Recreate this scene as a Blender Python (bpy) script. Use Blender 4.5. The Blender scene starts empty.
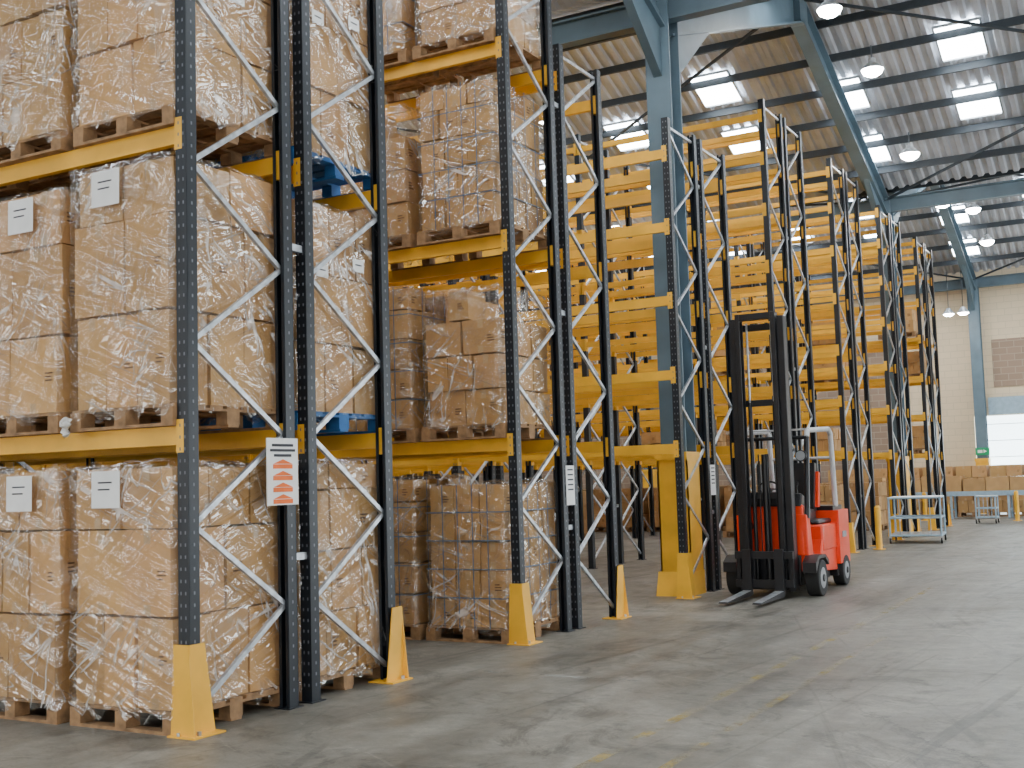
import bpy, bmesh, math, random
from mathutils import Vector, Matrix
R = random.Random(7)
sc = bpy.context.scene

# ------------------------------------------------------------------ materials
def new_mat(name):
    m = bpy.data.materials.new(name); m.use_nodes = True
    nt = m.node_tree
    return m, nt, nt.nodes['Principled BSDF']

def simple(name, col, rough=0.5, metal=0.0, noise=0.15, nscale=8.0, spec=0.5, bump=0.0):
    m, nt, b = new_mat(name)
    N, L = nt.nodes, nt.links
    tc = N.new('ShaderNodeTexCoord'); nz = N.new('ShaderNodeTexNoise')
    nz.inputs['Scale'].default_value = nscale; nz.inputs['Detail'].default_value = 5
    L.new(tc.outputs['Object'], nz.inputs['Vector'])
    mr = N.new('ShaderNodeMapRange')
    mr.inputs['From Min'].default_value = .3; mr.inputs['From Max'].default_value = .7
    mr.inputs['To Min'].default_value = 1 - noise; mr.inputs['To Max'].default_value = 1 + noise * .6
    L.new(nz.outputs['Fac'], mr.inputs['Value'])
    vm = N.new('ShaderNodeVectorMath'); vm.operation = 'SCALE'
    vm.inputs[0].default_value = col
    L.new(mr.outputs[0], vm.inputs['Scale'])
    L.new(vm.outputs[0], b.inputs['Base Color'])
    b.inputs['Roughness'].default_value = rough
    b.inputs['Metallic'].default_value = metal
    b.inputs['Specular IOR Level'].default_value = spec
    if bump:
        bp = N.new('ShaderNodeBump'); bp.inputs['Strength'].default_value = bump
        bp.inputs['Distance'].default_value = .01
        L.new(nz.outputs['Fac'], bp.inputs['Height']); L.new(bp.outputs[0], b.inputs['Normal'])
    return m

def emis(name, col, s):
    m, nt, b = new_mat(name)
    b.inputs['Base Color'].default_value = (*col, 1)
    b.inputs['Emission Color'].default_value = (*col, 1)
    b.inputs['Emission Strength'].default_value = s
    return m

M_post = simple('rack_dark_paint', (.007, .011, .017), .4)
M_yel = simple('rack_yellow_paint', (.86, .45, .03), .42, noise=.15, nscale=3)
M_galv = simple('galvanised_steel', (.50, .53, .56), .38, .7, noise=.35, nscale=14)
M_hole = simple('post_hole_light', (.14, .15, .17), .6)
M_wood = simple('pallet_wood', (.33, .19, .09), .8, noise=.5, nscale=9, bump=.3)
M_blue = simple('pallet_blue_paint', (.02, .13, .36), .65, noise=.3, nscale=9)
M_tape = simple('packing_tape', (.54, .36, .19), .25, noise=.1)
M_print = simple('carton_print', (.15, .08, .04), .8)
M_label = simple('paper_label', (.82, .82, .80), .6, noise=.05)
M_ink = simple('label_ink', (.05, .05, .06), .8)
M_strap = simple('blue_strap', (.09, .16, .25), .4)
M_steelblue = simple('structural_blue_steel', (.10, .155, .195), .5, noise=.2, nscale=2)
M_purlin = simple('purlin_dark_steel', (.03, .04, .05), .6)
M_black = simple('black_steel', (.010, .010, .012), .38, noise=.3)
M_rubber = simple('rubber', (.02, .02, .02), .8)
M_red = simple('forklift_orange_red', (.85, .05, .008), .3, noise=.08)
M_grey = simple('mid_grey_plastic', (.28, .29, .30), .5)
M_pale = simple('pale_grey_paint', (.55, .56, .57), .4)
M_orange = simple('sign_orange', (.85, .16, .02), .6)
M_green = simple('sign_green', (.0, .30, .12), .5)
M_sky = emis('skylight_glow', (.86, .94, 1.0), 30)
M_lamp = emis('lamp_glow', (1.0, .98, .94), 90)
M_door = emis('daylight_door', (.78, .94, 1.0), 6)
M_fill = emis('window_daylight', (.88, .95, 1.0), 2.0)  # weak glow for added out-of-view light panels
M_fillb = emis('window_daylight_near', (.97, .97, .97), 5.5)  # medium glow, added panels behind and beside the camera
M_fillc = emis('window_daylight_bright', (.86, .94, 1.0), 11.0)  # strong glow, added right-wall panels that make film glints
M_lblue = simple('trolley_blue_paint', (.32, .45, .55), .4)

def cardboard():
    m, nt, b = new_mat('cardboard')
    N, L = nt.nodes, nt.links
    at = N.new('ShaderNodeAttribute'); at.attribute_name = 'Col'
    tc = N.new('ShaderNodeTexCoord'); nz = N.new('ShaderNodeTexNoise')
    nz.inputs['Scale'].default_value = 5; nz.inputs['Detail'].default_value = 6
    L.new(tc.outputs['Object'], nz.inputs['Vector'])
    mr = N.new('ShaderNodeMapRange'); mr.inputs['From Min'].default_value = .3; mr.inputs['From Max'].default_value = .7
    mr.inputs['To Min'].default_value = .86; mr.inputs['To Max'].default_value = 1.06
    L.new(nz.outputs['Fac'], mr.inputs['Value'])
    v1 = N.new('ShaderNodeVectorMath'); v1.operation = 'SCALE'; v1.inputs[0].default_value = (.59, .345, .140)
    L.new(mr.outputs[0], v1.inputs['Scale'])
    v2 = N.new('ShaderNodeVectorMath'); v2.operation = 'MULTIPLY'
    L.new(v1.outputs[0], v2.inputs[0]); L.new(at.outputs['Color'], v2.inputs[1])
    L.new(v2.outputs[0], b.inputs['Base Color'])
    b.inputs['Roughness'].default_value = .75
    return m
M_card = cardboard()

def film():
    m, nt, b = new_mat('stretch_film_plastic')
    N, L = nt.nodes, nt.links
    out = nt.nodes['Material Output']
    tc = N.new('ShaderNodeTexCoord')
    oi = N.new('ShaderNodeObjectInfo')
    off = N.new('ShaderNodeVectorMath'); off.operation = 'MULTIPLY_ADD'; off.inputs[1].default_value = (9, 9, 9)
    L.new(oi.outputs['Random'], off.inputs[0]); L.new(tc.outputs['Object'], off.inputs[2])
    def crease(rot, scale, s, width, detail=2, dist=.5):
        m1 = N.new('ShaderNodeMapping'); m1.inputs['Rotation'].default_value = rot
        m2 = N.new('ShaderNodeMapping'); m2.inputs['Scale'].default_value = scale
        L.new(off.outputs[0], m1.inputs['Vector']); L.new(m1.outputs[0], m2.inputs['Vector'])
        nz = N.new('ShaderNodeTexNoise'); nz.inputs['Scale'].default_value = s
        nz.inputs['Detail'].default_value = detail; nz.inputs['Roughness'].default_value = .5; nz.inputs['Distortion'].default_value = dist
        L.new(m2.outputs[0], nz.inputs['Vector'])
        sb = N.new('ShaderNodeMath'); sb.operation = 'SUBTRACT'; sb.inputs[1].default_value = .5
        L.new(nz.outputs['Fac'], sb.inputs[0])
        ab = N.new('ShaderNodeMath'); ab.operation = 'ABSOLUTE'; L.new(sb.outputs[0], ab.inputs[0])
        rd = N.new('ShaderNodeMapRange'); rd.interpolation_type = 'SMOOTHSTEP'
        rd.inputs['From Min'].default_value = 0; rd.inputs['From Max'].default_value = width
        rd.inputs['To Min'].default_value = 1; rd.inputs['To Max'].default_value = 0
        L.new(ab.outputs[0], rd.inputs['Value'])
        return rd.outputs[0], nz.outputs['Fac']
    r1, n1 = crease((.6, .6, .2), (.8, .8, 7.0), .9, .020)
    r2, n2 = crease((-.4, -.35, .3), (.5, .5, 8.0), 1.0, .016)
    r3, n3 = crease((1.3, .9, .3), (.7, .7, 6.0), .8, .015)
    def mx2(a, c):
        q = N.new('ShaderNodeMath'); q.operation = 'MAXIMUM'; L.new(a, q.inputs[0]); L.new(c, q.inputs[1]); return q.outputs[0]
    allr = mx2(mx2(r1, r2), r3)
    nb = N.new('ShaderNodeTexNoise'); nb.inputs['Scale'].default_value = 2.0; nb.inputs['Detail'].default_value = 3
    L.new(off.outputs[0], nb.inputs['Vector'])
    mk = N.new('ShaderNodeMapRange'); mk.inputs['From Min'].default_value = .44; mk.inputs['From Max'].default_value = .62
    mk.inputs['To Min'].default_value = .10
    L.new(nb.outputs['Fac'], mk.inputs['Value'])
    rr = N.new('ShaderNodeMath'); rr.operation = 'MULTIPLY'; L.new(allr, rr.inputs[0]); L.new(mk.outputs[0], rr.inputs[1])
    s1 = N.new('ShaderNodeMath'); s1.operation = 'ADD'; L.new(n1, s1.inputs[0]); L.new(n2, s1.inputs[1])
    s2 = N.new('ShaderNodeMath'); s2.operation = 'ADD'; L.new(s1.outputs[0], s2.inputs[0]); L.new(n3, s2.inputs[1])
    hs = N.new('ShaderNodeMath'); hs.operation = 'MULTIPLY_ADD'; hs.inputs[1].default_value = .06
    L.new(allr, hs.inputs[0]); L.new(s2.outputs[0], hs.inputs[2])
    bp = N.new('ShaderNodeBump'); bp.inputs['Strength'].default_value = 1.0; bp.inputs['Distance'].default_value = .10
    L.new(hs.outputs[0], bp.inputs['Height'])
    b.inputs['Base Color'].default_value = (.95, .93, .90, 1); b.inputs['Roughness'].default_value = .2
    L.new(bp.outputs[0], b.inputs['Normal'])
    gl = N.new('ShaderNodeBsdfGlossy'); gl.inputs['Roughness'].default_value = .11; gl.inputs['Color'].default_value = (1, .98, .95, 1)
    L.new(bp.outputs[0], gl.inputs['Normal'])
    tr = N.new('ShaderNodeBsdfTransparent'); tr.inputs['Color'].default_value = (.99, .99, .98, 1)
    mr = N.new('ShaderNodeMapRange'); mr.inputs['From Min'].default_value = .38; mr.inputs['From Max'].default_value = .66
    mr.inputs['To Min'].default_value = .08; mr.inputs['To Max'].default_value = .24
    L.new(nb.outputs['Fac'], mr.inputs['Value'])
    mA = N.new('ShaderNodeMixShader'); L.new(mr.outputs[0], mA.inputs[0]); L.new(tr.outputs[0], mA.inputs[1]); L.new(gl.outputs[0], mA.inputs[2])
    cf = N.new('ShaderNodeMath'); cf.operation = 'MULTIPLY'; cf.inputs[1].default_value = .48; L.new(rr.outputs[0], cf.inputs[0])
    mB = N.new('ShaderNodeMixShader'); L.new(cf.outputs[0], mB.inputs[0]); L.new(mA.outputs[0], mB.inputs[1]); L.new(b.outputs[0], mB.inputs[2])
    L.new(mB.outputs[0], out.inputs['Surface'])
    return m
M_film = film()

def floor_mat():
    m, nt, b = new_mat('worn_concrete')
    N, L = nt.nodes, nt.links
    tc = N.new('ShaderNodeTexCoord')
    def nz(s, d, r=.6, dist=0, scale=None, rot=0):
        n = N.new('ShaderNodeTexNoise'); n.inputs['Scale'].default_value = s; n.inputs['Detail'].default_value = d
        n.inputs['Roughness'].default_value = r; n.inputs['Distortion'].default_value = dist
        if scale:
            m1 = N.new('ShaderNodeMapping'); m1.inputs['Rotation'].default_value = (0, 0, rot)
            mp = N.new('ShaderNodeMapping'); mp.inputs['Scale'].default_value = scale
            L.new(tc.outputs['Object'], m1.inputs['Vector']); L.new(m1.outputs[0], mp.inputs['Vector']); L.new(mp.outputs[0], n.inputs['Vector'])
        else: L.new(tc.outputs['Object'], n.inputs['Vector'])
        return n
    def rng(src, a, c, lo, hi):
        q = N.new('ShaderNodeMapRange'); q.inputs['From Min'].default_value = a; q.inputs['From Max'].default_value = c
        q.inputs['To Min'].default_value = lo; q.inputs['To Max'].default_value = hi
        L.new(src, q.inputs['Value']); return q.outputs[0]
    def mul(a, c):
        q = N.new('ShaderNodeMath'); q.operation = 'MULTIPLY'; L.new(a, q.inputs[0]); L.new(c, q.inputs[1]); return q.outputs[0]
    a = nz(.5, 9, .7, .8); c = nz(7, 8, .75); s = nz(1.0, 7, .7, .5, (2.4, .25, 1)); p = nz(1.1, 10, .8, 1.4)
    t1 = nz(1.0, 5, .6, .8, (6.0, .16, 1), .10); t3 = nz(1.0, 5, .6, .8, (5.0, .2, 1), -.35)
    t2 = nz(1.0, 7, .65, 1.8, (.5, 6, 1), .5); g = nz(70, 3, .6)
    r = N.new('ShaderNodeValToRGB')
    r.color_ramp.elements[0].position = .34; r.color_ramp.elements[0].color = (.115, .104, .084, 1)
    r.color_ramp.elements[1].position = .66; r.color_ramp.elements[1].color = (.235, .217, .183, 1)
    L.new(a.outputs['Fac'], r.inputs[0])
    v = mul(rng(c.outputs['Fac'], .3, .7, .64, 1.28), rng(s.outputs['Fac'], .35, .65, .76, 1.14))
    v = mul(v, rng(p.outputs['Fac'], .40, .48, .52, 1.0))
    v = mul(v, rng(t1.outputs['Fac'], .34, .40, .64, 1.0))
    v = mul(v, rng(t3.outputs['Fac'], .32, .37, .70, 1.0))
    v = mul(v, rng(t2.outputs['Fac'], .63, .67, 1.0, 1.45))
    v = mul(v, rng(g.outputs['Fac'], .3, .7, .86, 1.14))
    vo = N.new('ShaderNodeTexVoronoi'); vo.feature = 'DISTANCE_TO_EDGE'; vo.inputs['Scale'].default_value = .16
    wv = N.new('ShaderNodeVectorMath'); wv.operation = 'MULTIPLY_ADD'
    L.new(c.outputs['Color'], wv.inputs[0]); wv.inputs[1].default_value = (.5, .5, .5); L.new(tc.outputs['Object'], wv.inputs[2])
    L.new(wv.outputs[0], vo.inputs['Vector'])
    v = mul(v, rng(vo.outputs['Distance'], 0, .0024, .3, 1))
    vs = N.new('ShaderNodeVectorMath'); vs.operation = 'SCALE'
    L.new(r.outputs[0], vs.inputs[0]); L.new(v, vs.inputs['Scale'])
    L.new(vs.outputs[0], b.inputs['Base Color'])
    L.new(rng(s.outputs['Fac'], .3, .7, .34, .60), b.inputs['Roughness'])
    bp = N.new('ShaderNodeBump'); bp.inputs['Strength'].default_value = .16; bp.inputs['Distance'].default_value = .01
    L.new(c.outputs['Fac'], bp.inputs['Height']); L.new(bp.outputs[0], b.inputs['Normal'])
    return m
M_floor = floor_mat()

def brick_mat(name, c1, c2, mort, axis='xz'):
    m, nt, b = new_mat(name)
    N, L = nt.nodes, nt.links
    tc = N.new('ShaderNodeTexCoord'); sp = N.new('ShaderNodeSeparateXYZ'); cb = N.new('ShaderNodeCombineXYZ')
    L.new(tc.outputs['Object'], sp.inputs[0])
    L.new(sp.outputs[0 if axis == 'xz' else 1], cb.inputs[0]); L.new(sp.outputs[2], cb.inputs[1])
    br = N.new('ShaderNodeTexBrick'); br.inputs['Scale'].default_value = 1
    br.inputs['Brick Width'].default_value = .45; br.inputs['Row Height'].default_value = .22
    br.inputs['Mortar Size'].default_value = .012
    br.inputs['Color1'].default_value = (*c1, 1); br.inputs['Color2'].default_value = (*c2, 1); br.inputs['Mortar'].default_value = (*mort, 1)
    L.new(cb.outputs[0], br.inputs['Vector']); L.new(br.outputs['Color'], b.inputs['Base Color'])
    b.inputs['Roughness'].default_value = .85
    return m
M_cream = brick_mat('cream_painted_block', (.70, .57, .39), (.66, .54, .37), (.58, .48, .33))
M_brick = brick_mat('brown_brick', (.30, .21, .15), (.25, .18, .13), (.36, .29, .22))
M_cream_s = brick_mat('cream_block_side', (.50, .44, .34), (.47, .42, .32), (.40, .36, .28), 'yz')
M_roof = simple('fibre_cement_sheet', (.50, .52, .56), .8, noise=.25, nscale=1.2)

def worn(name, col, thr):
    m, nt, b = new_mat(name)
    N, L = nt.nodes, nt.links
    out = N['Material Output']
    tc = N.new('ShaderNodeTexCoord'); n = N.new('ShaderNodeTexNoise'); n.inputs['Scale'].default_value = 2.5
    n.inputs['Detail'].default_value = 9; n.inputs['Roughness'].default_value = .75
    L.new(tc.outputs['Object'], n.inputs['Vector'])
    mr = N.new('ShaderNodeMapRange'); mr.inputs['From Min'].default_value = thr; mr.inputs['From Max'].default_value = thr + .1
    mr.inputs['To Max'].default_value = .5
    L.new(n.outputs['Fac'], mr.inputs['Value'])
    b.inputs['Base Color'].default_value = (*col, 1); b.inputs['Roughness'].default_value = .6
    tr = N.new('ShaderNodeBsdfTransparent'); mx = N.new('ShaderNodeMixShader')
    L.new(mr.outputs[0], mx.inputs[0]); L.new(tr.outputs[0], mx.inputs[1]); L.new(b.outputs[0], mx.inputs[2])
    L.new(mx.outputs[0], out.inputs['Surface'])
    return m
M_wyel = worn('worn_yellow_paint', (.45, .33, .10), .48)
M_wwht = worn('worn_white_paint', (.48, .47, .43), .50)

# ------------------------------------------------------------------ mesh builder
class MB:
    def __init__(s): s.v = []; s.f = []; s.m = []; s.c = []; s.mats = []
    def mi(s, mat):
        if mat not in s.mats: s.mats.append(mat)
        return s.mats.index(mat)
    def add(s, vs, fs, mat, col=1.0):
        o = len(s.v); s.v.extend([tuple(p) for p in vs]); k = s.mi(mat)
        for f in fs:
            s.f.append(tuple(i + o for i in f)); s.m.append(k); s.c.append(col)
    def box(s, x0, x1, y0, y1, z0, z1, mat, col=1.0, jit=0, q=None):
        vs = [(x0,y0,z0),(x1,y0,z0),(x1,y1,z0),(x0,y1,z0),(x0,y0,z1),(x1,y0,z1),(x1,y1,z1),(x0,y1,z1)]
        if jit: vs = [(x+q.uniform(-jit,jit), y+q.uniform(-jit,jit), z+(q.uniform(-jit*1.5,0) if z == z1 else 0)) for x, y, z in vs]
        s.add(vs, [(0,3,2,1),(4,5,6,7),(0,1,5,4),(1,2,6,5),(2,3,7,6),(3,0,4,7)], mat, col)
    def bar(s, p, q, w, h, mat, up=(0,0,1)):
        p = Vector(p); q = Vector(q); d = (q-p).normalized(); u = Vector(up)
        if abs(d.dot(u)) > .98: u = Vector((1,0,0))
        a = d.cross(u).normalized(); b = a.cross(d).normalized()
        vs = []
        for e in (p, q):
            for i, j in ((-1,-1),(1,-1),(1,1),(-1,1)): vs.append(e + a*(w/2*i) + b*(h/2*j))
        s.add(vs, [(0,1,2,3),(7,6,5,4),(0,4,5,1),(1,5,6,2),(2,6,7,3),(3,7,4,0)], mat)
    def cyl(s, p, q, r, mat, n=14, r2=None):
        p = Vector(p); q = Vector(q); r2 = r if r2 is None else r2
        d = (q-p).normalized(); u = Vector((0,0,1)) if abs(d.z) < .9 else Vector((1,0,0))
        a = d.cross(u).normalized(); b = a.cross(d).normalized()
        vs = []
        for e, rr in ((p, r), (q, r2)):
            for i in range(n):
                t = 2*math.pi*i/n; vs.append(e + a*(rr*math.cos(t)) + b*(rr*math.sin(t)))
        fs = [(i, (i+1)%n, n+(i+1)%n, n+i) for i in range(n)]
        fs += [tuple(reversed(range(n))), tuple(range(n, 2*n))]
        s.add(vs, fs, mat)
    def tube(s, pts, r, mat, n=10):
        for a, b in zip(pts[:-1], pts[1:]): s.cyl(a, b, r, mat, n)
    def prism(s, pts, axis, a0, a1, mat):
        n = len(pts); vs = []
        for a in (a0, a1):
            for (p, q) in pts:
                vs.append((a, p, q) if axis == 'x' else ((p, a, q) if axis == 'y' else (p, q, a)))
        fs = [(i, (i+1)%n, n+(i+1)%n, n+i) for i in range(n)] + [tuple(reversed(range(n))), tuple(range(n, 2*n))]
        s.add(vs, fs, mat)
    def mesh(s, name, smooth=False):
        me = bpy.data.meshes.new(name); me.from_pydata(s.v, [], s.f)
        for m in s.mats: me.materials.append(m)
        me.polygons.foreach_set('material_index', s.m)
        ca = me.color_attributes.new('Col', 'FLOAT_COLOR', 'CORNER')
        buf = []
        for p, c in zip(me.polygons, s.c):
            if isinstance(c, (int, float)): c = (c, c, c)
            buf.extend([c[0], c[1], c[2], 1.0] * p.loop_total)
        ca.data.foreach_set('color', buf)
        bm = bmesh.new(); bm.from_mesh(me); bmesh.ops.recalc_face_normals(bm, faces=bm.faces); bm.to_mesh(me); bm.free()
        if smooth:
            me.shade_smooth(); me.set_sharp_from_angle(angle=math.radians(38))
        me.update()
        return me
    def obj(s, name, smooth=False, bevel=0, parent=None, seg=2):
        o = link(name, s.mesh(name, smooth), parent)
        if bevel:
            b = o.modifiers.new('bevel', 'BEVEL'); b.width = bevel; b.segments = seg; b.limit_method = 'ANGLE'
        return o
def link(name, data, parent=None, loc=None):
    o = bpy.data.objects.new(name, data); sc.collection.objects.link(o)
    if parent: o.parent = parent
    if loc: o.location = loc
    return o

# ------------------------------------------------------------------ layout
X0 = -5.43; PER = 4.2; Y0 = 5.43; FD = .93; GAP = .24; BAY = 3.3; NB = 8
XL, XR, YN, YF = -33.5, 11.0, -13.2, 42.15
VAL = [-13.2, .55, 14.3, 28.05, 41.8]
ZV, ZR = 7.85, 10.35
def roofz(y):
    for a, b in zip(VAL[:-1], VAL[1:]):
        if a <= y <= b:
            m = (a+b)/2; return ZV + (ZR-ZV)*(1-abs(y-m)/(m-a))
    return ZV
LV = [1.92, 3.87, 5.77]

# ------------------------------------------------------------------ shell
mb = MB(); mb.box(XL, XR, YN, YF, -.2, 0, M_floor); mb.obj('floor')
DX0, DX1, DZ = -5.9, -1.6, 3.25
b = MB()
b.box(XL, DX0, YF, YF+.3, 0, 8.6, M_cream); b.box(DX1, XR, YF, YF+.3, 0, 8.6, M_cream); b.box(DX0, DX1, YF, YF+.3, DZ, 8.6, M_cream)
b.box(-5.2, XR, YF-.03, YF, 4.2, 5.8, M_brick)
b.box(XL, -8.6, YF-.03, YF, 0, 5.9, M_brick)
b.obj('wall_far')
b = MB(); b.box(DX0+.01, DX1-.01, YF+.18, YF+.22, 0, DZ-.01, M_door)
for i in range(6):
    z = i*.55 + .2; b.box(DX0+.01, DX1-.01, YF+.165, YF+.18, z, z+.02, M_galv)
b.box(DX0+.5, DX1, YF-.14, YF-.035, DZ+.02, DZ+.6, M_lblue)
b.obj('door_1')
def wall(x0, x1, y0, y1, z1, mat):
    b = MB(); b.box(x0, x1, y0, y1, 0, z1, mat); return b
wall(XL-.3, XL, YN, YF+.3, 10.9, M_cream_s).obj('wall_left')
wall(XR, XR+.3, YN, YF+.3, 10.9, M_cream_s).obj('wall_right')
wall(XL-.3, XR+.3, YN-.3, YN, 8.6, M_cream).obj('wall_near')
wn = 1
for (y, w, z0, z1, mw) in [(-6, 4.5, .1, 4.5, M_fillb), (3, 4.5, .1, 4.5, M_fillb), (11, 4.5, .1, 4.5, M_fill), (18.5, 3.5, .1, 4.5, M_fillc), (24.5, 3.5, .1, 4.5, M_fillc), (31, 5, .1, 4.6, M_fillc), (37.5, 4, .1, 4.6, M_fillc)]:  # glowing panels added on unseen right wall for side light and film glints
    b = MB(); b.box(XR-.04, XR-.01, y-w/2, y+w/2, z0, z1, mw)
    for k in range(5): b.box(XR-.07, XR-.04, y-w/2+k*w/4-.03, y-w/2+k*w/4+.03, z0, z1, M_galv)
    b.box(XR-.08, XR, y-w/2-.1, y+w/2+.1, z1, z1+.12, M_steelblue); b.box(XR-.08, XR, y-w/2-.1, y+w/2+.1, z0-.1, z0, M_steelblue)
    b.obj('window_%d' % wn); wn += 1
for (x, w) in [(-28, 4), (-20, 4), (-12, 5), (-4, 5), (4, 5)]:  # glowing panels added behind camera to light load fronts and film
    b = MB(); b.box(x-w/2, x+w/2, YN+.01, YN+.04, .1, 4.8, M_fillb)
    for k in range(5): b.box(x-w/2+k*w/4-.03, x-w/2+k*w/4+.03, YN+.04, YN+.07, .1, 4.8, M_galv)
    b.box(x-w/2-.1, x+w/2+.1, YN, YN+.08, 4.8, 4.92, M_steelblue)
    b.obj('window_%d' % wn); wn += 1

# corrugated ceiling
b = MB()
px = .25; n = int((XR-XL)/px)
for a, c in zip(VAL[:-1], VAL[1:]):
    m = (a+c)/2
    for (ya, za, yb, zb) in ((a, ZV+.25, m, ZR+.3), (m, ZR+.3, c, ZV+.25)):
        vs = []; xs = []
        for i in range(n):
            x = XL + i*px
            xs += [(x, 0), (x+px*.36, 0), (x+px*.5, .055), (x+px*.86, .055)]
        xs.append((XL+n*px, 0))
        for (x, dz) in xs: vs += [(x, ya, za+dz), (x, yb, zb+dz)]
        fs = [(2*i, 2*i+1, 2*i+3, 2*i+2) for i in range(len(xs)-1)]
        b.add(vs, fs, M_roof)
b.obj('ceiling')

b = MB()
for a, c in zip(VAL[:-1], VAL[1:]):
    m = (a+c)/2
    for k in range(1, 14):
        y = a + (c-a)*k/14
        z = roofz(y) + .13
        b.box(XL, XR, y-.03, y+.03, z-.07, z+.08, M_purlin)
    b.box(XL, XR, m-.04, m+.04, ZR+.02, ZR+.2, M_purlin)
b.obj('roof_purlins')

b = MB()
def sky(x, y, w=.85, d=.98):
    s = 1 if roofz(y+.1) > roofz(y-.1) else -1
    sl = s*(ZR-ZV)/6.875
    z = roofz(y) + .235
    vs = [(x-w/2, y-d/2, z-sl*d/2), (x+w/2, y-d/2, z-sl*d/2), (x+w/2, y+d/2, z+sl*d/2), (x-w/2, y+d/2, z+sl*d/2)]
    b.add(vs, [(0, 1, 2, 3)], M_sky)
    for (p, q) in ((0,1),(1,2),(2,3),(3,0)):
        b.bar(vs[p], vs[q], .04, .05, M_galv)
for a in VAL[:-1]:
    x = -3.1 + 4.95*2; i = 0
    while x > XL + 1:
        for y in ((a+9.2, a+11.1) if i % 2 == 0 else (a+10.15, a+12.1)): sky(x, y)
        for y in ((a+2.4, a+5.4) if i % 2 == 0 else (a+4.4,)): sky(x, y)  # extra skylights on the rising slope, added to brighten the hall
        x -= 2.475; i += 1
b.obj('window_skylights')

def isec(b, x, y, z0, z1, w, d, t, mat):
    b.box(x-w/2, x+w/2, y-d/2, y-d/2+t, z0, z1, mat); b.box(x-w/2, x+w/2, y+d/2-t, y+d/2, z0, z1, mat)
    b.box(x-t/2, x+t/2, y-d/2+t, y+d/2-t, z0, z1, mat)
FX = [-29.6, -17.6, -5.62, 6.4]
def rafter(b, p, q, mat):
    p = Vector(p); q = Vector(q)
    d = (q-p).normalized(); u = Vector((1,0,0)).cross(d)
    if u.z < 0: u = -u
    h = .24
    b.bar(p+u*h, q+u*h, .26, .035, mat, u); b.bar(p-u*h, q-u*h, .26, .035, mat, u); b.bar(p, q, .025, 2*h, mat, u)
for x in FX:
    for i, y in enumerate(VAL):
        b = MB()
        yy = y
        if i == 0: yy = y+.25
        if i == 4: yy = y-.1
        isec(b, x, yy, 0, ZV-.05, .34, .38, .03, M_steelblue)
        b.box(x-.22, x+.19, yy-.24, yy+.24, 0, .02, M_steelblue)
        for s in (-1, 1):
            if (i == 0 and s < 0) or (i == 4 and s > 0): continue
            b.prism([(yy+s*.17, ZV-1.1), (yy+s*.17, ZV-.2), (yy+s*2.0, ZV+.45), (yy+s*1.9, ZV+.25)], 'x', x-.06, x+.06, M_steelblue)
        g = .22; h = .19
        b.box(x+h-.015, x+h, yy-g, yy+g, 0, 1.8, M_yel); b.box(x-g, x-g+.02, yy-g, yy+g, 0, 1.8, M_yel)
        b.box(x-g, x+h, yy-g, yy-g+.02, 0, 1.8, M_yel); b.box(x-g, x+h, yy+g-.02, yy+g, 0, 1.8, M_yel)
        b.prism([(yy-g-.1, 0), (yy+g+.02, 0), (yy+g, .3), (yy-g, .3)], 'x', x-g-.04, x+h+.01, M_yel)
        b.box(x-g-.02, x+h+.005, yy-g-.02, yy+g+.02, 1.72, 1.82, M_yel)
        b.obj('steel_column')
    b = MB()
    for a, c in zip(VAL[:-1], VAL[1:]):
        m = (a+c)/2
        rafter(b, (x, a, ZV-.22), (x, m, ZR-.22), M_steelblue); rafter(b, (x, m, ZR-.22), (x, c, ZV-.22), M_steelblue)
        b.box(x-.13, x+.13, m-.25, m+.25, ZR-.52, ZR+.02, M_steelblue)
    b.obj('roof_rafter')
b = MB()
for y in VAL:
    zz = ZV-.12
    if y == VAL[0]: y += .25
    b.box(XL, XR, y-.09, y+.09, zz-.17, zz-.14, M_steelblue); b.box(XL, XR, y-.09, y+.09, zz+.14, zz+.17, M_steelblue); b.box(XL, XR, y-.012, y+.012, zz-.14, zz+.14, M_steelblue)
for a, c in zip(VAL[:-1], VAL[1:]):
    m = (a+c)/2
    for xa, xb in zip(FX[:-1], FX[1:]):
        b.bar((xa, a, ZV), (xb, m, ZR), .05, .05, M_purlin); b.bar((xb, a, ZV), (xa, m, ZR), .05, .05, M_purlin)
        b.bar((xa, c, ZV), (xb, m, ZR), .05, .05, M_purlin); b.bar((xb, c, ZV), (xa, m, ZR), .05, .05, M_purlin)
b.obj('valley_beams_and_bracing')

b = MB()
b.cyl((0,0,.02), (0,0,.13), .21, M_galv, 24, .12); b.cyl((0,0,.13), (0,0,.24), .07, M_grey, 16)
b.cyl((0,0,-.05), (0,0,.02), .17, M_lamp, 24, .20); b.cyl((0,0,-.10), (0,0,-.05), .09, M_lamp, 24, .17)
b.cyl((0,0,.24), (0,0,.5), .012, M_purlin, 8)
lampme = b.mesh('high_bay_lamp', True)
lamps = [(-4.5,19.0,9.0),(-4.5,22.1,8.9),(-4.5,25.4,8.05),(-4.5,29.2,7.95),(-4.5,34.5,8.6),(-4.5,37.0,8.1),(-10.5,20.2,8.6),(-12,26.9,8.3),(-10.7,34,8.5),
         (-4.5,12,7.9),(-4.5,6,8.6),(-10.7,9,9.2),(1.5,7,9.0),(1.5,20,9.0),(1.5,33,9.0),(-16.5,34,8.6),(-17.5,20.2,9.0)]
for x, y, z in lamps:
    z = min(z+.1, roofz(y)-.42)
    link('high_bay_lamp', lampme, None, (x, y, z))
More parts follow.
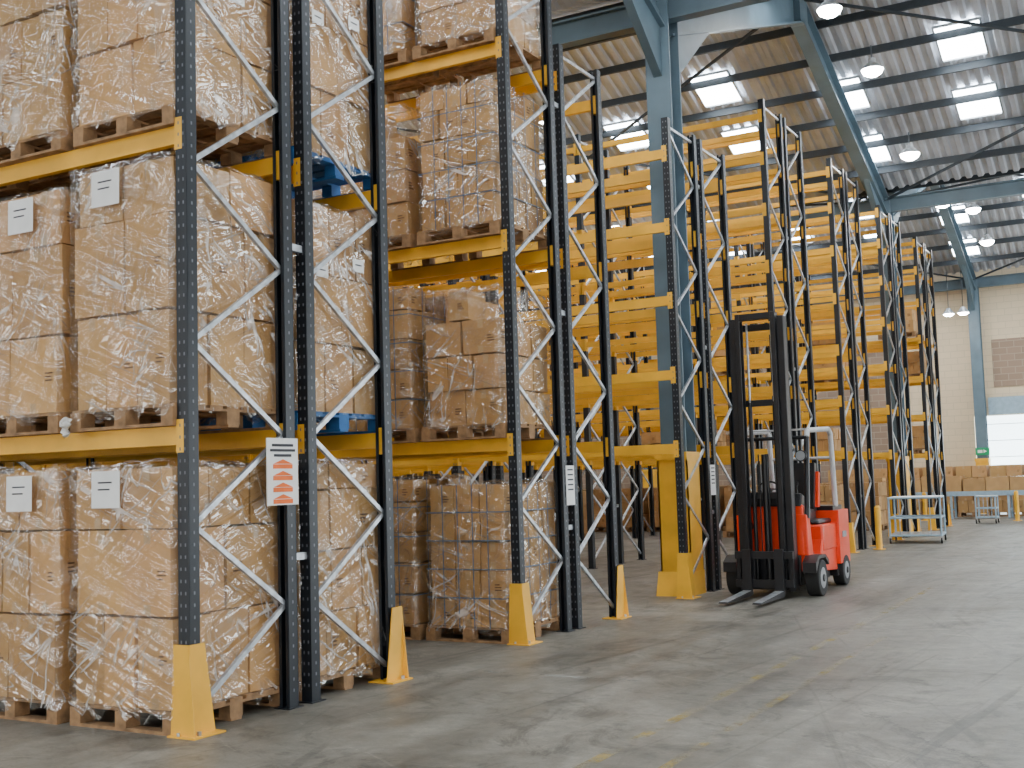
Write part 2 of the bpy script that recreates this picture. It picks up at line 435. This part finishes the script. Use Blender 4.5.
for x in (-6.2, -5.75):
    p = MB(); p.cyl((0,0,0), (0,0,.2), .2, M_galv, 18, .06); p.cyl((0,0,-.06), (0,0,0), .10, M_lamp, 18, .17); p.cyl((0,0,.2), (0,0,1.4), .012, M_purlin, 6)
    link('pendant_lamp', p.mesh('pendant_lamp', True), None, (x, 40.2, 6.55))

# ------------------------------------------------------------------ racks
def post(b, x, y, ztop, front, holes):
    w = .045; s = -1 if front else 1
    b.box(x-w, x+w, y+s*w-.004, y+s*w+.004, 0, ztop, M_post)
    b.box(x-w, x-w+.006, y-w, y+w, 0, ztop, M_post); b.box(x+w-.006, x+w, y-w, y+w, 0, ztop, M_post)
    b.box(x-w+.006, x-.018, y-s*w-.003, y-s*w+.003, 0, ztop, M_post); b.box(x+.018, x+w-.006, y-s*w-.003, y-s*w+.003, 0, ztop, M_post)
    b.box(x-.07, x+.07, y-.075, y+.075, 0, .008, M_post)
    if holes:
        z = .12
        while z < ztop-.05:
            b.box(x+w, x+w+.0015, y-.006, y+.006, z-.010, z+.010, M_hole)
            for dx in (-.02, .02):
                yy = y+s*(w+.005); b.box(x+dx-.005, x+dx+.005, yy-.001, yy+.001, z-.010, z+.010, M_hole)
            z += .075
def guard(b, x, y, s):
    H = .56
    ya = y+s*.085
    b.prism([(x-.075, 0), (x+.13, 0), (x+.075, H), (x-.05, H)], 'y', ya-.004, ya+.004, M_yel)
    b.prism([(ya, 0), (ya-s*.22, 0), (ya-s*.13, H), (ya, H)], 'x', x+.075, x+.083, M_yel)
    b.box(x-.08, x+.15, min(ya-s*.24, ya+s*.03), max(ya-s*.24, ya+s*.03), 0, .01, M_yel)
    b.cyl((x+.11, ya-s*.05, .01), (x+.11, ya-s*.05, .035), .014, M_galv, 8); b.cyl((x+.0, ya+s*.015, .01), (x+.0, ya+s*.015, .03), .01, M_galv, 8)
def lbar(b, p, q):
    P = Vector(p); Q = Vector(q); d = (Q-P).normalized(); nrm = Vector((1,0,0)); t = d.cross(nrm).normalized()
    w = .0165
    vs = [P+t*w, P-t*w, Q-t*w, Q+t*w]
    vs2 = [v+nrm*.003 for v in vs]
    b.add(vs+vs2, [(0,1,2,3),(7,6,5,4),(0,4,5,1),(1,5,6,2),(2,6,7,3),(3,7,4,0)], M_galv)
    for sg in (1, -1):
        f = [P+t*w*sg, Q+t*w*sg]
        vs = [f[0], f[1], f[1]-nrm*.024, f[0]-nrm*.024]; vs2 = [v-t*.003*sg for v in vs]
        b.add(vs+vs2, [(0,1,2,3),(7,6,5,4),(0,4,5,1),(1,5,6,2),(2,6,7,3),(3,7,4,0)], M_galv)
def rack(name, y0, levels, ztop, nb, detail, front_first):
    b = MB()
    for i in range(nb+1):
        x = X0 - i*BAY
        post(b, x, y0, ztop, True, detail and i < 2); post(b, x, y0+FD, ztop, False, detail and i < 2)
        z = .12; left = not front_first; hp = .585
        while z + hp < ztop-.1:
            ya, yb = (y0+.03, y0+FD-.03)
            if left: ya, yb = yb, ya
            lbar(b, (x+.01, ya, z), (x+.01, yb, z+hp))
            z += hp; left = not left
        lbar(b, (x+.01, y0+.04, ztop-.1), (x+.01, y0+FD-.04, ztop-.1))
    for i in range(nb):
        xa = X0-i*BAY-.045; xb = X0-(i+1)*BAY+.045
        for z in levels:
            for yy in (y0-.02, y0+FD-.03):
                zc = z-.062; hh = .06 if detail else .046
                b.box(xb, xa, yy, yy+.05, zc-hh, zc+hh, M_yel)
                for xe in ((xa-.01, xa+.055), (xb-.055, xb+.01)):
                    yo = yy-.03 if yy < y0+.1 else yy+.075
                    b.box(xe[0], xe[1], min(yo, yy+.0), max(yo+.006, yy+.05), zc-.11, zc+.10, M_yel)
    if front_first: guard(b, X0, y0, -1)
    else: guard(b, X0, y0+FD, 1)
    return b.obj(name)
L3 = [1.92, 2.85, 3.8, 4.75, 5.7]
L4 = [1.92, 2.9, 3.87, 4.85, 5.77, 6.6, 7.3]
cfg = [(LV, 7.2, 7.2, True), (LV, 6.9, 6.1, True), (L3, 6.1, 6.1, True), (L4, 7.5, 7.5, False), (L4, 7.5, 7.5, False), (L4, 7.4, 7.4, False), (L4, 7.4, 7.4, False)]
for r, (lv, zt, zt2, det) in enumerate(cfg):
    y = Y0 + r*PER
    rack('pallet_rack', y, lv, zt, NB, det, True)
    rack('pallet_rack', y+FD+GAP, lv, zt2, NB, det, False)
    b = MB()
    for i in range(NB+1):
        x = X0-i*BAY
        for z in (1.0, 3.2, 5.4): b.box(x-.02, x+.02, y+FD+.052, y+FD+GAP-.052, z, z+.05, M_galv)
    b.obj('rack_row_spacers')

b = MB()
b.box(0, .008, -.16, .16, -.23, .23, M_label)
for k, (w, h) in enumerate([(.22, .018), (.26, .018), (.18, .018)]): b.box(.008, .01, -w/2, w/2, .19-k*.035-h, .19-k*.035, M_ink)
for k in range(4):
    z = .05-k*.08
    b.box(.008, .0105, -.10, .10, z-.03, z, M_orange); b.add([(.0105, -.10, z+.003), (.0105, .10, z+.003), (.0105, 0, z+.035)], [(0,1,2)], M_orange)
b.obj('rack_load_notice').location = (X0+.05, Y0+FD-.1, 1.62)
for yy in (Y0+PER+FD+.1, Y0+2*PER+FD+.1):
    b = MB(); b.box(0, .006, -.09, .09, -.2, .2, M_label)
    for k in range(5): b.box(.006, .008, -.06, .06, .15-k*.05, .165-k*.05, M_ink)
    b.obj('rack_notice_board').location = (X0+.05, yy, 1.45)

# ------------------------------------------------------------------ pallet loads
def pallet(b, w, d, mat):
    for y in (-d/2+.05, 0, d/2-.05): b.box(-w/2, w/2, y-.05, y+.05, 0, .02, mat)
    for x in (-w/2+.05, 0, w/2-.05):
        for y in (-d/2+.06, 0, d/2-.06): b.box(x-.05, x+.05, y-.06, y+.06, .02, .105, mat)
        b.box(x-.05, x+.05, -d/2, d/2, .105, .122, mat)
    n = 7; p = d/n
    for i in range(n): b.box(-w/2, w/2, -d/2+i*p+.02, -d/2+(i+1)*p-.02, .122, .142, mat)
def split(q, n, tot, var):
    ws = [1+q.uniform(-var, var) for _ in range(n)]; s = sum(ws); out = [0]
    for w in ws: out.append(out[-1]+w/s*tot)
    return out
def load_mesh(name, w, d, layers, nx, ny, seed, pal=M_wood, straps=False, labels=(), slabels=(), top_skip=0.0, pw=1.0, pd=1.15, prints=True, tone=1.0, var=.16):
    q = random.Random(seed); b = MB(); pallet(b, pw, pd, pal)
    z = .145
    for li, h in enumerate(layers):
        kx = nx; ky = ny
        if isinstance(nx, (list, tuple)): kx = nx[li % len(nx)]
        if isinstance(ny, (list, tuple)): ky = ny[li % len(ny)]
        X = split(q, kx, w, var); Y = split(q, ky, d, var)
        ox, oy = q.uniform(-.016,.016), q.uniform(-.016,.016)
        for i in range(kx):
            for j in range(ky):
                if li == len(layers)-1 and q.random() < top_skip: continue
                bw = X[i+1]-X[i]; bd = Y[j+1]-Y[j]
                x0 = -w/2+X[i]+ox+q.uniform(-.008,.008); y0 = -d/2+Y[j]+oy+q.uniform(-.010,.010)
                g = .007; t = tone*q.uniform(.80, 1.12); col = (t, t*q.uniform(.95,1.0), t*q.uniform(.88,1.0))
                hh = h-.005-q.uniform(0,.012)
                xa, xb, ya, yb = x0+g, x0+bw-g, y0+g, y0+bd-g
                b.box(xa, xb, ya, yb, z, z+hh, M_card, col, .005, q)
                xm, ym = (xa+xb)/2, (ya+yb)/2
                e = .003
                if j == 0:
                    b.box(xm-.03, xm+.03, ya-e, ya, z+hh-.09, z+hh, M_tape); b.box(xm-.03, xm+.03, ya-e, ya, z, z+.07, M_tape)
                    if prints and q.random() < .45:
                        zx = z+hh*q.uniform(.45,.6)
                        for k in range(3): b.box(xb-.12, xb-.12+q.uniform(.04,.08), ya-e-.002, ya, zx-k*.025, zx-k*.025+.010, M_print)
                if i == kx-1:
                    if q.random() < .5: b.box(xb, xb+e, ym-.025, ym+.025, z+hh-.09, z+hh, M_tape)
                    if prints and q.random() < .45:
                        zx = z+hh*q.uniform(.45,.6)
                        for k in range(3): b.box(xb, xb+e+.002, ya+.06, ya+.06+q.uniform(.04,.09), zx-k*.028, zx-k*.028+.011, M_print)
                b.box(xa, xb, ym-.03, ym+.03, z+hh, z+hh+e, M_tape)
        z += h
    H = z
    if straps:
        e = .026
        for k in range(1, 5):
            zz = .145+(H-.145)*k/5
            b.box(-w/2-e-.003, w/2+e+.003, -d/2-e-.003, -d/2-e, zz-.005, zz+.005, M_strap); b.box(w/2+e, w/2+e+.003, -d/2-e, d/2+e, zz-.005, zz+.005, M_strap)
            b.box(-w/2-e-.003, -w/2-e, -d/2-e, d/2+e, zz-.005, zz+.005, M_strap)
        for k in range(1, 5):
            xx = -w/2+w*k/5; b.box(xx-.005, xx+.005, -d/2-e-.004, -d/2-e-.001, .13, H, M_strap)
            yy = -d/2+d*k/5; b.box(w/2+e+.001, w/2+e+.004, yy-.005, yy+.005, .13, H, M_strap)
    for (lx, lz) in labels:
        yv = -d/2-.048
        b.box(lx-.13, lx+.13, yv-.002, yv, lz-.12, lz+.12, M_label)
        for k in range(2): b.box(lx-.07, lx+.06-.02*k, yv-.003, yv-.002, lz+.04-k*.045, lz+.05-k*.045, M_ink)
    for (ly, lz) in slabels:
        xv = w/2+.030
        b.box(xv, xv+.002, ly-.07, ly+.07, lz-.05, lz+.05, M_label)
        b.box(xv+.002, xv+.003, ly-.04, ly+.04, lz, lz+.01, M_ink)
    return b.mesh(name), H
def wrap_mesh(w, d, z0, z1, seed):
    q = random.Random(seed); nn = 16; nz = 26; ring = []
    w2, d2 = w/2+.028, d/2+.028
    for i in range(nn): ring.append((-w2+2*w2*i/nn, -d2, 0, -1))
    for i in range(nn): ring.append((w2, -d2+2*d2*i/nn, 1, 0))
    for i in range(nn): ring.append((w2-2*w2*i/nn, d2, 0, 1))
    for i in range(nn): ring.append((-w2, d2-2*d2*i/nn, -1, 0))
    n = len(ring); vs = []; fs = []; ph = q.uniform(0, 6)
    for k in range(nz+1):
        z = z0+(z1-z0)*k/nz
        for i, (x, y, nx, ny) in enumerate(ring):
            a = .004*math.sin(i*.9+k*.75+ph)+.004*math.sin(-i*.5+k*1.3+ph*2)+q.uniform(-.004,.005)
            zz = z+(q.uniform(-.015,.015) if k else q.uniform(-.07,.03))
            vs.append((x+nx*a, y+ny*a, zz))
    for k in range(nz):
        for i in range(n): fs.append((k*n+i, k*n+(i+1)%n, (k+1)*n+(i+1)%n, (k+1)*n+i))
    o = len(vs)
    for (x, y, nx, ny) in ring: vs.append((x*.80+q.uniform(-.02,.02), y*.80+q.uniform(-.02,.02), z1+.02+q.uniform(-.006,.03)))
    for i in range(n): fs.append((nz*n+i, nz*n+(i+1)%n, o+(i+1)%n, o+i))
    me = bpy.data.meshes.new('stretch_film'); me.from_pydata(vs, [], fs); me.materials.append(M_film)
    me.shade_smooth(); me.update(); return me
def place(kind, x, y, z, bevel=True, rz=0):
    me, wr = kind
    o = link('shrink_wrapped_pallet_load' if wr else 'pallet_load_of_cartons', me, None, (x, y, z)); o.rotation_euler[2] = rz
    if bevel:
        bv = o.modifiers.new('bevel', 'BEVEL'); bv.width = .007; bv.segments = 2; bv.limit_method = 'ANGLE'
    if wr: link('stretch_film', wr, o)
    return o
def kind(w, d, layers, nx, ny, seed, wrap=True, **k):
    me, H = load_mesh('pallet_load', w, d, layers, nx, ny, seed, **k)
    return me, (wrap_mesh(w, d, .12, H, seed) if wrap else None)
A = kind(.88, 1.06, [.58, .55, .40], [3, 2, 2], [3, 2, 3], 11, labels=((-.10, 1.53),), pw=.94, pd=1.1)
A2 = kind(.88, 1.06, [.62, .62, .38], [3, 2, 2], [3, 3, 2], 12, labels=((-.10, 1.60),), pw=.94, pd=1.1)
Bk = kind(.90, 1.06, [.57, .56, .40], [2, 3, 2], [3, 2, 3], 13, labels=((.12, 1.52),), pw=.94, pd=1.1)
B2 = kind(.90, 1.06, [.54, .62, .38], [2, 2, 3], [3, 2, 3], 14, labels=((.12, 1.52),), pw=.94, pd=1.1)
C = kind(.90, 1.06, [.50, .50, .50], [2, 3, 2], [3, 3, 3], 15, pw=.94, pd=1.1, slabels=((.05, 1.05),))
D = kind(.90, 1.06, [.52, .52, .52], [3, 2, 3], [3, 2, 3], 16, pal=M_blue, tone=.88, pw=.94, pd=1.1, slabels=((-.25, 1.2), (.2, 1.3)))
D2 = kind(.90, 1.06, [.45, .45, .45, .2], [3, 2, 3], [3, 3, 3], 17, pal=M_wood, tone=.88, pw=.94, pd=1.1)
E = kind(.84, 1.03, [.27]*5, [3, 3, 3], [4, 3, 4], 18, straps=True, tone=.95, pw=.94, pd=1.1, var=.06)
E2 = kind(.82, 1.03, [.30]*4+[.22], [3, 4], [3, 4], 19, straps=True, tone=.9, pw=.94, pd=1.1, top_skip=.3, var=.06)
E3 = kind(.82, 1.03, [.34]*3+[.30], [2, 3], [3, 3], 20, straps=False, tone=1.0, pw=.94, pd=1.1, top_skip=.35)
S1 = kind(.82, 1.03, [.30, .30], [3, 2], [3, 4], 21, wrap=False, pw=.94, pd=1.1)
T1 = kind(.82, 1.03, [.36]*3, [3, 2], [3, 3], 22, wrap=False, pw=.94, pd=1.1, tone=.85)
T2 = kind(.90, 1.03, [.36]*4, [3, 2], [3, 3], 23, wrap=False, pw=.94, pd=1.1, tone=.9)
yc = Y0+FD/2
xs = [-5.95, -6.99, -8.1]
place(A, xs[0], yc, 0); place(Bk, xs[1], yc-.02, 0); place(C, xs[2], yc, 0)
la2 = place(A2, xs[0], yc, LV[0]); place(B2, xs[1], yc-.02, LV[0]); place(C, xs[2], yc, LV[0])
place(C, xs[0], yc+.02, LV[1]); place(D2, xs[1], yc, LV[1]); place(C, xs[2], yc, LV[1])
place(D2, xs[0], yc, LV[2])
# torn film end hanging between two loads
q = random.Random(5); vs = []; fs = []
for k in range(7):
    for j in range(4):
        vs.append((-.49+.028*j+q.uniform(-.02,.02), -.60+q.uniform(-.03,.015), .09-.022*k+q.uniform(-.01,.01)))
for k in range(6):
    for j in range(3): fs.append((k*4+j, k*4+j+1, k*4+j+5, k*4+j+4))
M_torn = simple('torn_film_plastic', (.66, .64, .60), .25, noise=.3, nscale=30)
me = bpy.data.meshes.new('torn_film'); me.from_pydata(vs, [], fs); me.materials.append(M_torn); link('torn_film', me, la2)
yr = Y0+FD+GAP+FD/2
for k, x in enumerate(xs):
    place(D2 if k == 0 else C, x, yr+.03, 0); place(D, x, yr+.03, LV[0]); place(D, x, yr+.03, LV[1])
place(C, xs[0], yr+.03, LV[2])
for k in range(3, 6):
    x = xs[k-3]-BAY
    for z in (0, LV[0], LV[1]): place(R.choice([C, Bk, D2]), x, yc, z, False); place(R.choice([C, D, D2]), x, yr+.03, z, False)
y2 = Y0+PER+FD/2
xs2 = [-5.96, -6.98, -8.05]
place(E, xs2[0], y2, 0); place(E2, xs2[1], y2, 0); place(E2, xs2[2], y2, 0)
place(E3, xs2[0], y2, LV[0]); place(E2, xs2[1], y2, LV[0]); place(E, xs2[2], y2, LV[0])
place(E2, xs2[0], y2, LV[1]); place(E3, xs2[1], y2, LV[1]); place(E, xs2[2], y2, LV[1])
place(E3, xs2[0], y2, LV[2]); place(E2, xs2[1], y2, LV[2])
for k in range(3):
    x = xs2[k]-BAY
    for z in (0, LV[0], LV[1]): place(R.choice([E, E2, E3]), x, y2, z, False)
for r in (5, 6):
    for half in (0, 1):
        for i in range(NB*3):
            bay = i//3; x = X0-bay*BAY-.56-(i % 3)*1.07
            if r == 5 and half == 1 and min(abs(x-fx) for fx in FX) < .8: continue
            y = Y0+r*PER+half*(FD+GAP)+FD/2
            if R.random() < (.6 if r == 6 else .12): place(T1, x, y, 0, False)
            for z in (1.92, 2.9, 3.87, 4.85):
                if R.random() < (.22 if r == 6 else .10): place(S1, x, y, z, False)

# ------------------------------------------------------------------ forklift (local: forward = -Y, origin under front axle)
fk = bpy.data.objects.new('forklift_truck', None); sc.collection.objects.link(fk)
b = MB()
for s in (-1, 1):
    x = s*.30
    b.box(x-.04, x+.04, -.36, -.34, .08, 3.45, M_black); b.box(x-.04, x+.04, -.22, -.20, .08, 3.45, M_black); b.box(x+s*.02, x+s*.04, -.34, -.22, .08, 3.45, M_black)
    x = s*.225
    b.box(x-.028, x+.028, -.42, -.40, .12, 3.5, M_black); b.box(x-.028, x+.028, -.30, -.28, .12, 3.5, M_black); b.box(x+s*.005, x+s*.028, -.40, -.30, .12, 3.5, M_black)
    b.cyl((s*.155, -.26, .15), (s*.155, -.26, 2.4), .026, M_black, 12); b.cyl((s*.155, -.26, 2.4), (s*.155, -.26, 3.4), .014, M_galv, 10)
    b.box(s*.06-.008, s*.06+.008, -.33, -.32, .5, 1.75, M_rubber)
for z in (.12, 1.2, 2.35, 3.3): b.box(-.34, .34, -.24, -.19, z, z+.08, M_black)
b.box(-.25, .25, -.41, -.30, 3.42, 3.5, M_black); b.box(-.25, .25, -.36, -.30, .1, .2, M_black)
b.cyl((0, -.27, .2), (0, -.27, 1.75), .04, M_black, 14)
b.obj('mast', True, .004, fk)
b = MB()
for z in (.14, .48): b.box(-.36, .36, -.50, -.455, z, z+.09, M_black)
for x in (-.33, -.15, .15, .33): b.box(x-.025, x+.025, -.455, -.42, .14, .57, M_black)
for s in (-1, 1):
    x = s*.2
    b.prism([(-.505, .06), (-.505, .60), (-.55, .60), (-.56, .1), (-1.42, .05), (-1.45, .035), (-.56, .035)], 'x', x-.055, x+.055, M_black)
    b.prism([(-.56, .104), (-1.42, .054), (-1.42, .051), (-.56, .1)], 'x', x-.05, x+.05, M_galv)
b.obj('carriage_and_forks', True, .004, fk)
b = MB()
b.box(-.36, .36, -.16, 1.2, .13, .5, M_black)
for xa, xb in ((.30, .45), (-.45, -.30)):
    b.prism([(-.12, .30), (1.25, .22), (1.25, .66), (.55, .66), (.45, .46), (.12, .46), (.02, .95), (-.12, 1.0)], 'x', xa, xb, M_red)
b.prism([(-.14, .5), (.1, .5), (.06, 1.08), (-.10, 1.12)], 'x', -.40, .40, M_red)
b.prism([(-.12, 1.10), (.08, 1.08), (.14, 1.2), (-.05, 1.26)], 'x', -.38, .38, M_black)
b.obj('chassis_cowl', True, .015, fk, 3)
b = MB()
b.box(-.46, .46, .55, 1.28, .5, .84, M_red); b.box(-.40, .40, .6, 1.25, .84, .90, M_black)
b.obj('battery_hood', True, .03, fk, 3)
b = MB()
pts = [(-.50, 1.22), (-.50, 1.72)] + [(-.50+.22*(1-math.cos(t)), 1.72+.22*math.sin(t)) for t in [math.radians(a) for a in (22,45,68,90)]]
pts += [(.50-.22*(1-math.cos(t)), 1.72+.22*math.sin(t)) for t in [math.radians(a) for a in (90,68,45,22)]] + [(.50, 1.72), (.50, 1.22)]
b.prism(pts, 'z', .30, 1.0, M_red)
b.prism([(p*.86, 1.22+(q_-1.22)*.9) for p, q_ in pts], 'z', 1.0, 1.06, M_black)
b.prism([(p*.9, q_) for p, q_ in pts], 'z', .14, .30, M_black)
b.box(-.15, .15, 1.93, 1.955, .5, .8, M_black)
for s in (-1, 1): b.box(s*.505-.005, s*.505+.005, 1.36, 1.56, .64, .72, M_grey)
b.obj('counterweight', True, .03, fk, 3)
b = MB()
b.prism([(.62, .9), (1.08, .9), (1.08, 1.02), (.62, 1.05)], 'x', -.24, .24, M_black)
b.prism([(1.02, 1.0), (1.16, 1.0), (1.26, 1.62), (1.16, 1.64)], 'x', -.23, .23, M_black)
b.prism([(1.09, 1.05), (1.19, 1.05), (1.27, 1.5), (1.2, 1.52)], 'x', -.27, .27, M_red)
b.cyl((-.1, .08, 1.1), (-.1, .26, 1.3), .025, M_black)
c0 = Vector((-.1, .27, 1.31)); ax = Vector((0, .66, .75)).normalized(); u = Vector((1,0,0)); v = ax.cross(u)
rp = [c0+u*(.15*math.cos(t))+v*(.15*math.sin(t)) for t in [2*math.pi*i/16 for i in range(17)]]
b.tube(rp, .014, M_black, 8)
for t in (0, 2.1, 4.2): b.cyl(c0, c0+u*(.15*math.cos(t))+v*(.15*math.sin(t)), .01, M_black, 8)
for k in range(3): b.cyl((.14+.07*k, .1, 1.15), (.14+.07*k, .12, 1.36), .008, M_black, 8)
for k in range(3): b.cyl((.14+.07*k, .12, 1.35), (.14+.07*k, .125, 1.4), .018, M_rubber, 8)
b.obj('seat_and_controls', True, .008, fk)
b = MB()
for s in (-1, 1):
    b.tube([(s*.44, -.06, .95), (s*.43, .12, 1.95)], .034, M_black, 10)
    b.tube([(s*.43, .12, 1.95), (s*.42, .2, 2.04), (s*.42, 1.2, 2.08), (s*.42, 1.32, 2.02), (s*.42, 1.40, 1.05)], .034, M_pale, 10)
for k in range(9): b.box(-.42, .42, .2+k*.12-.012, .2+k*.12+.012, 2.045+.004*k, 2.065+.004*k, M_pale)
b.tube([(-.43, .12, 1.95), (.43, .12, 1.95)], .025, M_black); b.tube([(-.42, 1.35, 1.7), (.42, 1.35, 1.7)], .02, M_pale)
for s in (-1, 1):
    b.cyl((s*.38, -.02, 1.72), (s*.38, .06, 1.72), .07, M_black, 16); b.cyl((s*.38, -.025, 1.72), (s*.38, -.02, 1.72), .06, M_grey, 16)
b.obj('overhead_guard', True, 0, fk)
def wheel(x, y, r, w):
    b = MB(); b.cyl((x-w/2, y, r), (x+w/2, y, r), r, M_rubber, 28)
    b.cyl((x-w/2-.004, y, r), (x+w/2+.004, y, r), r*.6, M_grey, 20); b.cyl((x-w/2-.02, y, r), (x+w/2+.02, y, r), r*.22, M_black, 14)
    b.obj('wheel', True, .012, fk, 2)
for s in (-1, 1): wheel(s*.50, 0, .22, .17); wheel(s*.43, 1.5, .2, .15)
b = MB()
for s in (-1, 1):
    b.prism([(-.3, .3), (-.3, .42), (-.15, .50), (.15, .50), (.3, .42), (.3, .36), (.14, .46), (-.14, .46)], 'x', s*.50-.085, s*.50+.085, M_black)
    b.cyl((s*.25, -.2, .9), (s*.28, .02, .75), .03, M_black, 12)
b.obj('mudguards', True, 0, fk)
fk.location = (-4.45, 14.45, 0)

# ------------------------------------------------------------------ trolleys, bollards and conveyor
def trolley(name, x, y, w, d, h, rz=0):
    b = MB(); r = .02
    for sx in (-1, 1):
        for sy in (-1, 1):
            b.cyl((sx*w/2, sy*d/2, .14), (sx*w/2, sy*d/2, h), r, M_lblue, 10)
            b.cyl((sx*w/2-.015, sy*d/2, .06), (sx*w/2+.015, sy*d/2, .06), .06, M_rubber, 14)
            b.box(sx*w/2-.02, sx*w/2+.02, sy*d/2-.02, sy*d/2+.02, .06, .15, M_galv)
    for z in (.16, h*.55, h-.02):
        for sx in (-1, 1): b.cyl((sx*w/2, -d/2, z), (sx*w/2, d/2, z), r, M_lblue, 8)
        for sy in (-1, 1): b.cyl((-w/2, sy*d/2, z), (w/2, sy*d/2, z), r, M_lblue, 8)
    b.box(-w/2, w/2, -d/2, d/2, .17, .19, M_galv); b.box(-w/2, w/2, -d/2, d/2, h-.02, h, M_label)
    for k in range(1, 5): b.cyl((-w/2+w*k/5, -d/2, .16), (-w/2+w*k/5, -d/2, h), .008, M_lblue, 6)
    o = b.obj(name, True); o.location = (x, y, 0); o.rotation_euler[2] = rz
trolley('picking_trolley', -4.82, 25.6, 1.0, 1.1, .95, .1)
trolley('picking_trolley', -4.6, 34.2, .5, .5, .75, 0)
b = MB(); b.cyl((0,0,0), (0,0,.8), .06, M_yel, 18); b.cyl((0,0,.8), (0,0,.84), .06, M_yel, 18, .03); b.cyl((0,0,0), (0,0,.015), .12, M_yel, 18)
bol = b.mesh('safety_bollard', True)
for x, y in ((-5.1, 23.2), (-4.0, 35.6), (-6.6, 36.3)): link('safety_bollard', bol, None, (x, y, 0))
b = MB()
cx0, cx1, cy = -11.0, 1.0, 37.6
b.box(cx0, cx1, cy-.36, cy-.32, .68, .82, M_lblue); b.box(cx0, cx1, cy+.32, cy+.36, .68, .82, M_lblue)
k = cx0+.1
while k < cx1:
    b.cyl((k, cy-.32, .78), (k, cy+.32, .78), .028, M_galv, 8); k += .13
k = cx0+.2
while k < cx1:
    for s in (-.34, .34): b.box(k-.03, k+.03, cy+s-.02, cy+s+.02, 0, .7, M_lblue)
    b.box(k-.02, k+.02, cy-.32, cy+.32, .25, .29, M_lblue); k += 1.6
b.obj('roller_conveyor', True)
b = MB(); q = random.Random(3); x = cx0+.2
while x < cx1-.7:
    w = q.uniform(.4, .65); h = q.uniform(.36, .50)
    t = q.uniform(.7, 1.0)
    b.box(x, x+w, cy-.25, cy+.25, .81, .81+h, M_card, t); b.box(x, x+w, cy-.03, cy+.03, .81+h, .812+h, M_tape)
    x += w+q.uniform(.01, .06)
b.obj('cartons_on_conveyor', bevel=.008)
for k in range(8): place(T2, -9.6+k*1.0, 39.3, 0, False)
b = MB(); b.box(-.22, .22, -.02, 0, -.12, .12, M_green); b.box(-.15, .0, -.022, -.02, -.05, .05, M_label); b.add([(.03,-.0225,-.06),(.14,-.0225,0),(.03,-.0225,.06)], [(0,1,2)], M_label)
b.obj('exit_sign').location = (-5.6, VAL[4]-.32, 2.05)

def strip(name, x0, x1, y0, y1, mat):
    b = MB(); b.add([(x0,y0,.002),(x1,y0,.002),(x1,y1,.002),(x0,y1,.002)], [(0,1,2,3)], mat); b.obj(name)
strip('floor_line_paint', -2.86, -2.78, 2, 16, M_wyel)
strip('floor_line_paint', -2.45, -2.39, 2, 11, M_wyel)
strip('floor_line_paint', -5.0, -3.6, 8.1, 8.16, M_wwht)

# ------------------------------------------------------------------ world & camera
w = bpy.data.worlds.new('world'); sc.world = w; w.use_nodes = True
w.node_tree.nodes['Background'].inputs[0].default_value = (.8, .88, 1, 1); w.node_tree.nodes['Background'].inputs[1].default_value = 1.0

F = 1170.0; al = math.radians(29.46); th = math.radians(4.79); rho = .030
cam = bpy.data.cameras.new('camera'); cam.sensor_width = 36; cam.lens = F/1024*36; cam.clip_end = 300
co = bpy.data.objects.new('camera', cam); sc.collection.objects.link(co)
fwd = Vector((-math.sin(al)*math.cos(th), math.cos(al)*math.cos(th), math.sin(th)))
r0 = Vector((math.cos(al), math.sin(al), 0)); u0 = r0.cross(fwd)
rt = r0*math.cos(rho)-u0*math.sin(rho); up = u0*math.cos(rho)+r0*math.sin(rho)
m = Matrix((rt, up, -fwd)).transposed().to_4x4(); m.translation = Vector((0, 0, 1.5))
co.matrix_world = m
sc.camera = co
